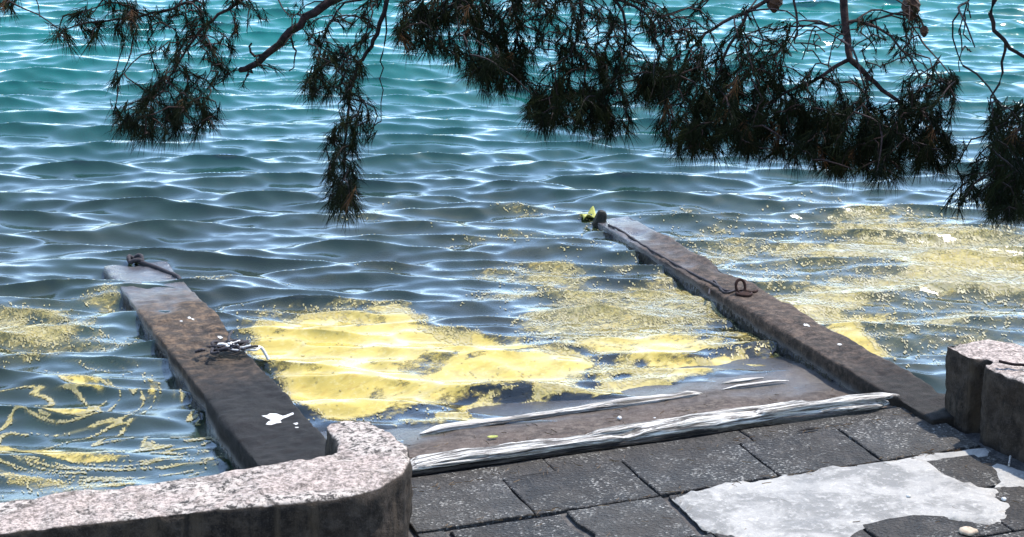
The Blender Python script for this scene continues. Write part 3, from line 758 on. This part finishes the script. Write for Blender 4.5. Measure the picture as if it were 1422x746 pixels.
# twig on the grooved wall
b0 = Vector(tuple(at(1398, 506, .485)))
tw = rope('twig', [b0 + Vector(v) for v in ((-.03, .02, .012), (.02, -.02, .004), (.06, -.05, .006), (.12, -.10, .003))], [.007] * 21, M['twig'], None, 20, 5)
tag(tw, 'dark broken twig lying on top of the grooved wall', 'twig')
b0 = Vector(tuple(at(1405, 648, PZ)))
tag(rope('twig', [b0 + Vector(v) for v in ((-.03, -.02, .016), (0, .02, .02), (.03, .06, .022))], .005, M['plank'], None, 10, 5), 'pale stick on the paving by the grooved wall', 'twig')
# black weed hanging along the waterline of both rails
def weed(host, x, ya, yb, side, seed, zt):
    r = random.Random(seed); V = []; F = []
    y = ya
    while y < yb:
        z0 = min(zt(y) - .03, r.uniform(-.01, .045)); L = r.uniform(.015, .05); w = r.uniform(.004, .010); out = r.uniform(.0, .010)
        b = len(V)
        for k in range(3):
            u_ = k / 2; V += [(x + side * (.004 + out * u_), y - w * (1 - u_ * .6), z0 - L * u_ + r.uniform(-.005, .005)), (x + side * (.004 + out * u_), y + w * (1 - u_ * .6), z0 - L * u_)]
        F += [[b, b + 1, b + 3, b + 2], [b + 2, b + 3, b + 5, b + 4]]
        y += r.uniform(.002, .012) if n2(np.array([y * 7]), np.array([seed * 3.]))[0] > .4 else .05
    o = mesh_obj('weed_fringe', V, F, M['weed'], host); o['kind'] = 'stuff'
weed(r1, 2.066, 8.5, 11.6, -1, 1, LZ); weed(r2, 5.14, 8.9, 11.9, -1, 2, RZ); weed(r1, 2.458, 9.1, 11.4, 1, 3, LZ)

# ------------------------------------------------------------------ the pine whose branches hang into view
TB = Vector((4.7, 3.3, .10))
tree = empty('pine_tree', TB)
tag(tree, 'dark pine whose drooping needled branches hang over the water', 'tree')
trunk_path = smooth_path([TB + Vector((0, 0, -.1)), TB + Vector((-.05, .1, 1.2)), TB + Vector((-.2, .35, 2.6)), TB + Vector((-.45, .75, 4.0)), TB + Vector((-.6, 1.1, 5.2)), TB + Vector((-.65, 1.3, 6.4))], 40)
Vt, Ft = tube(trunk_path, [max(.02, .21 * (1 - i / 40) ** .8 + (.06 if i < 2 else 0)) for i in range(41)], 14)
link('trunk', roughen(Vt, Ft, .03, [((6, 6, 3), .02, 1), ((20, 20, 8), .012, 1)], 9), M['bark'], tree)

def make_branch(name, limb, stems, blobs, seed, cones=()):
    """limb: world pts from the trunk; stems: pixel paths; blobs: (cx,cy,rx,ry,count,dist,size)"""
    r = random.Random(seed)
    TV = []; TF = []
    def addtube(P, R, sides):
        v, f = tube(P, R, sides, cap=False); n = len(TV); TV.extend(v); TF.extend([[i + n for i in q] for q in f])
    nodes = []                       # (point, radius, direction)
    first = Vector(stems[0][0] and tuple(atd(*stems[0][0])))
    LP = smooth_path(limb + [first], 30)
    R0, R1 = stems[0][1] * 2.0 + .012, stems[0][1]
    addtube(LP, [R0 + (R1 - R0) * i / 30 for i in range(31)], 8)
    for s in stems:
        pts = [Vector(tuple(atd(*p))) for p in (s[0], *s[2])]
        n = max(8, int(sum((pts[i + 1] - pts[i]).length for i in range(len(pts) - 1)) / .03)); P = smooth_path(pts, n)
        P = [p + Vector((r.gauss(0, .003), r.gauss(0, .003), r.gauss(0, .003))) for p in P]
        ra, rb = s[1], s[3]
        if s is not stems[0]:          # tie to what is already there, or to the limb
            near = min(nodes + [(q, .01, None) for q in LP], key=lambda q: (q[0] - P[0]).length)[0]
            if (near - P[0]).length > .02:
                mid = (near + P[0]) / 2 + Vector((0, 0, .06)); addtube(smooth_path([near, mid, P[0]], 10), ra, 5)
        addtube(P, [ra + (rb - ra) * i / n for i in range(n + 1)], 7 if ra > .006 else 5)
        for i, p in enumerate(P): nodes.append((p, ra + (rb - ra) * i / n, None))
    NP = np.array([q[0][:] for q in nodes])
    tufts = []
    pts = []
    for cx, cy, rx, ry, cnt, dist, size in blobs:
        for i in range(int(cnt * (.72 if cnt > 60 else .95))):
            a = r.uniform(0, 6.283); k = math.sqrt(r.random()) * (1 + r.gauss(0, .10))
            pts.append((cy + math.sin(a) * ry * k, cx + math.cos(a) * rx * k, dist + r.gauss(0, .16), size))
    pts.sort()
    for py, px, dist, size in pts:
        p = Vector(tuple(atd(px, py, dist)))
        d = NP - np.array(p[:]); dz = d[:, 2]
        cost = np.sqrt((d ** 2).sum(1)) + np.where(dz < .01, .25 + np.abs(dz) * 1.5, 0)
        j = int(np.argmin(cost)); q = Vector(NP[j])
        L = (p - q).length
        if L < .012: q = q + Vector((0, 0, .02))
        side = Vector((r.gauss(0, 1), r.gauss(0, 1), 0)) * L * .10
        m1 = q.lerp(p, .35) + Vector((0, 0, L * r.uniform(.02, .16))) + side
        m2 = q.lerp(p, .72) + Vector((0, 0, L * r.uniform(.0, .10))) + side * .6
        n = max(3, min(9, int(L / .03))); P = smooth_path([q, m1, m2, p], n)
        rr = min(.0042, .0018 + L * .008)
        addtube(P, [rr + (.0017 - rr) * i / n for i in range(n + 1)], 3)
        new = np.array([w[:] for w in P[1:]]); NP = np.vstack([NP, new])
        t = (P[-1] - P[-2]).normalized()
        tufts.append((p, t, size))
        if size > 0 and r.random() < .55 and L > .07: tufts.append((P[-2], (t + Vector((r.gauss(0, .4), r.gauss(0, .4), -.2))).normalized(), size * .8))
    br = mesh_obj(name, TV, TF, M['bark' if stems[0][1] > .009 else 'twig'], tree)
    # needles
    starts = []; dirs = []; lens = []; tone = []
    for p, t, size in tufts:
        if size <= 0: continue
        tn = min(.84, max(0, r.gauss(.28, .2)))
        if r.random() < .02: tn = .97
        t = (t * .9 + Vector((r.gauss(0, .25), r.gauss(0, .25), -.4 + r.gauss(0, .2)))).normalized()
        a = t.cross(Vector((.3, .5, .8))).normalized(); b = t.cross(a)
        for k in range(int(22 * (.6 + .8 * r.random()))):
            w = r.uniform(0, 6.283); s = abs(r.gauss(.0, .6)) + .1
            dv = (t + (a * math.cos(w) + b * math.sin(w)) * s).normalized()
            starts.append(p - t * r.uniform(0, .045)); dirs.append(dv); lens.append(size * r.uniform(.65, 1.1)); tone.append(min(1, max(0, tn + r.gauss(0, .05))))
    S = np.array([s[:] for s in starts]); Dv = np.array([d[:] for d in dirs]); Ls = np.array(lens)[:, None]
    mid = S + Dv * Ls * .55; tip = S + Dv * Ls + np.array([0, 0, -1]) * Ls * .13
    a = np.cross(Dv, np.array([.2, .6, .77])); a /= np.linalg.norm(a, axis=1)[:, None] + 1e-9; b = np.cross(Dv, a)
    w0 = .00075
    rings = []
    for c0, w in ((S, w0), (mid, w0 * .95)):
        for k in range(3): rings.append(c0 + (a * math.cos(k * 2.094) + b * math.sin(k * 2.094)) * w)
    Vn = np.stack(rings + [tip], 1); n = len(S); base = np.arange(n)[:, None] * 7
    tri = []
    for k in range(3):
        k2 = (k + 1) % 3
        tri += [[k, k2, 3 + k2], [k, 3 + k2, 3 + k], [3 + k, 3 + k2, 6]]
    Tn = (base[:, :, None] + np.array(tri)[None]).reshape(-1, 3)
    no = big_mesh('needles', Vn.reshape(-1, 3), Tn, M['needle'], {'tone': np.repeat(np.array(tone), 7)}, br, smooth=False); no['kind'] = 'stuff'
    for cx, cy, dist, h in cones:
        c0 = Vector(tuple(atd(cx, cy, dist))); near = Vector(NP[int(np.argmin(((NP - np.array(c0[:])) ** 2).sum(1)))])
        Vc = []; Fc = []
        for i in range(9):
            u_ = i / 8
            for k in range(10):
                aa = 2 * math.pi * (k + .5 * (i % 2)) / 10; rr = h * .36 * math.sin(math.pi * min(1, .12 + u_ * .84)) ** .8 * (1.12 if k % 2 == i % 2 else .86)
                Vc.append(c0 + Vector((math.cos(aa) * rr, math.sin(aa) * rr, -h * (u_ - .0))))
        for i in range(8):
            for k in range(10): Fc.append([i * 10 + k, i * 10 + (k + 1) % 10, (i + 1) * 10 + (k + 1) % 10, (i + 1) * 10 + k])
        v2, f2_ = tube([near, (near + c0) / 2 + Vector((0, 0, .01)), c0 + Vector((0, 0, -.01))], .0035, 4); n = len(Vc); Vc += v2; Fc += [[i + n for i in q] for q in f2_]
        mesh_obj('pine_cone', Vc, Fc, M['cone'], br, smooth=False)
    return br
def trunk_at(k): return trunk_path[k].copy()
NS = .072
DL, DM, DC, DR, DF = 6.3, 6.0, 5.9, 5.6, 5.2
# left spray with the thick broken limb
make_branch('branch', [trunk_at(26), Vector((3.2, 4.9, 4.15)), Vector((2.35, 5.6, 3.35))],
    [((560, -75, DL), .016, [(500, -28, DL), (462, 2, DL), (430, 22, DL), (402, 48, DL), (372, 72, DL), (350, 92, DL), (331, 99, DL)], .0085),
     ((372, 74, DL), .005, [(352, 76, DL), (346, 62, DL)], .003), ((350, 92, DL), .005, [(345, 104, DL)], .004),
     ((500, -28, DL), .007, [(420, -40, DL), (350, -8, DL), (300, 25, DL), (262, 62, DL), (238, 105, DL), (212, 140, DL)], .0022),
     ((420, -40, DL), .006, [(330, -25, DL), (250, 8, DL), (190, 24, DL), (130, 30, DL), (92, 42, DL)], .002),
     ((330, -25, DL), .005, [(240, -30, DL), (100, -25, DL), (20, -8, DL), (8, 8, DL)], .002),
     ((402, 48, DL), .004, [(410, 72, DL), (404, 100, DL)], .0018)],
    [(112, 42, 42, 24, 22, DL, NS), (150, 15, 45, 18, 14, DL, NS * .8), (190, 42, 30, 22, 14, DL, NS), (240, 50, 45, 35, 24, DL, NS * .6), (205, 170, 50, 28, 50, DL, NS),
     (240, 130, 45, 40, 44, DL, NS * .7), (280, 95, 45, 50, 34, DL, NS * .6), (300, 30, 70, 35, 44, DL, NS * .45), (265, 165, 40, 25, 26, DL, NS * .8), (8, 16, 16, 10, 8, DL, NS * .7),
     (310, 100, 40, 40, 14, DL, NS * .5), (395, 40, 60, 35, 10, DL, NS * .4), (52, 25, 6, 26, 3, DL, 0), (375, 95, 20, 4, 4, DL, NS * .6), (160, 115, 12, 12, 4, DL, NS * .7)], 41)
# long hanging spray
make_branch('branch', [trunk_at(24), Vector((3.3, 5.0, 3.9)), Vector((2.6, 5.5, 3.2))],
    [((560, -60, DM), .008, [(540, -10, DM), (527, 40, DM), (515, 65, DM), (498, 85, DM), (488, 125, DM), (482, 170, DM), (478, 215, DM), (474, 262, DM), (472, 290, DM)], .0016),
     ((540, -10, DM), .004, [(480, 5, DM), (455, 40, DM), (445, 75, DM)], .0018), ((540, -10, DM), .003, [(532, 60, DM), (529, 110, DM), (529, 172, DM)], .0012)],
    [(470, 50, 50, 45, 30, DM, NS * .45), (505, 25, 30, 30, 14, DM, NS * .4), (462, 100, 45, 28, 40, DM, NS * .7), (440, 130, 24, 18, 14, DM, NS * .8), (490, 140, 28, 40, 24, DM, NS * .6), (476, 200, 24, 34, 24, DM, NS * .75),
     (474, 250, 24, 28, 28, DM, NS * .85), (476, 284, 22, 18, 22, DM, NS * .9), (510, 165, 14, 30, 6, DM, NS * .7)], 42)
# middle spray
make_branch('branch', [trunk_at(23), Vector((3.5, 5.1, 3.8)), Vector((2.9, 5.4, 3.1))],
    [((760, -70, DC), .009, [(700, -30, DC), (650, -5, DC), (610, 20, DC), (585, 45, DC)], .002), ((760, -70, DC), .006, [(735, -20, DC), (700, 25, DC), (685, 70, DC)], .002),
     ((760, -70, DC), .007, [(800, -20, DC), (805, 30, DC), (795, 80, DC), (785, 130, DC)], .002), ((800, -20, DC), .006, [(850, -5, DC), (870, 40, DC), (860, 90, DC), (835, 140, DC)], .002), ((850, -5, DC), .005, [(900, 20, DC), (916, 70, DC), (914, 100, DC)], .002)],
    [(600, 45, 50, 34, 95, DC, NS * .8), (625, 20, 60, 25, 60, DC, NS * .7), (560, 25, 25, 25, 14, DC, NS * .7), (680, 80, 55, 36, 110, DC, NS * .8), (700, 105, 40, 26, 45, DC, NS * .8), (690, 25, 60, 35, 70, DC, NS * .6),
     (760, 40, 50, 45, 65, DC, NS * .5), (820, 50, 60, 50, 75, DC, NS * .5), (790, 150, 56, 34, 130, DC, NS * .8), (820, 110, 55, 40, 90, DC, NS * .7), (845, 175, 40, 18, 30, DC, NS * .8), (755, 160, 28, 22, 30, DC, NS * .8),
     (875, 115, 40, 40, 45, DC, NS * .6), (915, 118, 24, 24, 60, DC, NS * .8), (880, 40, 60, 40, 50, DC, NS * .45), (730, 10, 60, 20, 30, DC, NS * .5)], 43)
# dense spray on the other side
make_branch('branch', [trunk_at(22), Vector((3.7, 4.7, 3.6)), Vector((3.3, 5.0, 3.1))],
    [((1165, -80, DR), .013, [(1170, -20, DR), (1177, 40, DR), (1180, 80, DR), (1200, 100, DR), (1225, 122, DR), (1252, 145, DR), (1285, 170, DR)], .003),
     ((1180, 80, DR), .006, [(1150, 100, DR), (1110, 122, DR), (1070, 140, DR), (1030, 160, DR)], .002), ((1177, 30, DR), .005, [(1205, 30, DR), (1235, 52, DR), (1262, 80, DR), (1280, 110, DR)], .002),
     ((1165, -80, DR), .007, [(1100, -20, DR), (1040, 15, DR), (985, 42, DR), (955, 80, DR), (945, 120, DR)], .002), ((1040, 15, DR), .005, [(1010, 70, DR), (990, 120, DR), (985, 165, DR)], .002),
     ((1100, -20, DR), .004, [(1108, 30, DR), (1104, 60, DR)], .002), ((1200, 100, DR), .005, [(1205, 140, DR), (1190, 180, DR)], .002)],
    [(1000, 180, 66, 36, 150, DR, NS * .8), (965, 130, 50, 50, 100, DR, NS * .6), (1050, 130, 70, 55, 170, DR, NS * .65), (1085, 185, 70, 38, 150, DR, NS * .8), (1175, 195, 75, 42, 200, DR, NS * .8), (1255, 190, 58, 42, 150, DR, NS * .8),
     (1285, 140, 44, 36, 70, DR, NS * .65), (1300, 215, 28, 26, 40, DR, NS * .8), (1150, 140, 60, 35, 70, DR, NS * .5), (1215, 235, 70, 12, 40, DR, NS * .8), (1030, 70, 80, 45, 70, DR, NS * .4), (950, 60, 50, 50, 50, DR, NS * .4),
     (1130, 60, 45, 40, 30, DR, 0), (1230, 70, 55, 45, 40, DR, .02), (1325, 128, 14, 14, 12, DR, .03), (1275, 40, 18, 25, 10, DR, .025), (950, 195, 30, 22, 28, DR, NS * .8), (920, 170, 16, 20, 8, DR, NS * .7)], 44,
    [(1266, -6, DR, .065), (1076, -14, DR, .06), (1284, 36, DR, .03)])
# spray at the edge
make_branch('branch', [trunk_at(20), Vector((4.0, 4.3, 3.3))],
    [((1450, -70, DF), .007, [(1395, -25, DF), (1378, 10, DF), (1382, 40, DF), (1402, 66, DF), (1430, 80, DF), (1450, 110, DF), (1430, 150, DF), (1400, 165, DF)], .0025),
     ((1395, -25, DF), .003, [(1350, -10, DF), (1338, 30, DF), (1336, 70, DF), (1330, 100, DF)], .0012), ((1395, 60, DF), .004, [(1392, 95, DF), (1380, 130, DF), (1372, 150, DF)], .002), ((1430, 150, DF), .005, [(1420, 200, DF), (1395, 240, DF), (1350, 275, DF)], .002)],
    [(1395, 175, 30, 24, 40, DF, .032), (1400, 225, 36, 36, 85, DF, .042), (1375, 265, 44, 24, 65, DF, .045), (1420, 270, 40, 34, 60, DF, .05), (1325, 285, 12, 16, 6, DF, .05), (1345, 240, 20, 20, 10, DF, .04),
     (1342, 50, 12, 45, 10, DF, 0), (1450, 200, 40, 60, 50, DF, .05), (1400, 300, 30, 10, 20, DF, .05)], 45)
# the crown above the view
def crown(c, rad, cnt, seed):
    r = random.Random(seed); P = []
    for i in range(cnt):
        v = Vector((r.gauss(0, 1), r.gauss(0, 1), r.gauss(0, 1))).normalized() * r.random() ** .4; P.append(Vector((c[0] + v.x * rad[0], c[1] + v.y * rad[1], c[2] + v.z * rad[2])))
    TV = []; TF = []; S = []; Dd = []
    root = min(trunk_path, key=lambda q: (q - Vector(c)).length)
    for p in P:
        k = Vector(c).lerp(p, .4) + Vector((0, 0, .05)); v, f = tube(smooth_path([root, k, p], 6), [.016, .014, .012, .01, .008, .006, .004], 3, False); n = len(TV); TV.extend(v); TF.extend([[i + n for i in q] for q in f])
        for t in range(34):
            d = Vector((r.gauss(0, 1), r.gauss(0, 1), r.gauss(-.2, 1))).normalized(); S.append((p + d * .03)[:]); Dd.append(d[:])
    b_ = mesh_obj('crown', TV, TF, M['twig'], tree)
    S = np.array(S); Dd = np.array(Dd); n = len(S); a = np.cross(Dd, np.array([.2, .6, .77])); a /= np.linalg.norm(a, axis=1)[:, None]
    Vn = np.stack([S - a * .003, S + a * .003, S + Dd * .13], 1).reshape(-1, 3)
    no = big_mesh('needles', Vn, np.arange(3 * n).reshape(-1, 3), M['needle'], {'tone': np.repeat(r.random() * .3 + np.zeros(n), 3)}, b_, smooth=False); no['kind'] = 'stuff'
crown((3.9, 4.3, 5.6), (1.3, 1.0, .7), 260, 1); crown((3.2, 4.0, 4.7), (.9, .7, .45), 140, 2); crown((4.7, 3.9, 6.3), (1.1, 1.0, .6), 200, 3)

# fallen needles on the paving and ramp
rl = random.Random(77); V = []; F = []
for i in range(260):
    x = rl.uniform(2.6, 5.15); y = rl.choice([rl.uniform(6.6, 8.3), rl.gauss(8.19, .02), rl.gauss(7.765, .02), rl.uniform(8.5, 9.0)])
    z = PZ + .006 if y < 8.35 else rmp(x, y) + .004
    a = rl.uniform(0, 6.28); L = rl.uniform(.02, .05); b = rl.gauss(0, .5); w = .0011
    pts = [(x + math.cos(a + b * k) * L * (k - .5), y + math.sin(a + b * k) * L * (k - .5)) for k in (0, .5, 1)]
    n = len(V)
    for (u1, v1) in pts: V += [(u1 - math.sin(a) * w, v1 + math.cos(a) * w, z), (u1 + math.sin(a) * w, v1 - math.cos(a) * w, z + .001), (u1, v1, z + .003)]
    for k in range(2):
        for j in range(3): F.append([n + k * 3 + j, n + k * 3 + (j + 1) % 3, n + k * 3 + 3 + (j + 1) % 3, n + k * 3 + 3 + j])
lt = mesh_obj('needle_litter', V, F, M['litter'], smooth=False)
tag(lt, 'dry brown pine needles scattered on the paving and ramp', 'needles', kind='stuff')
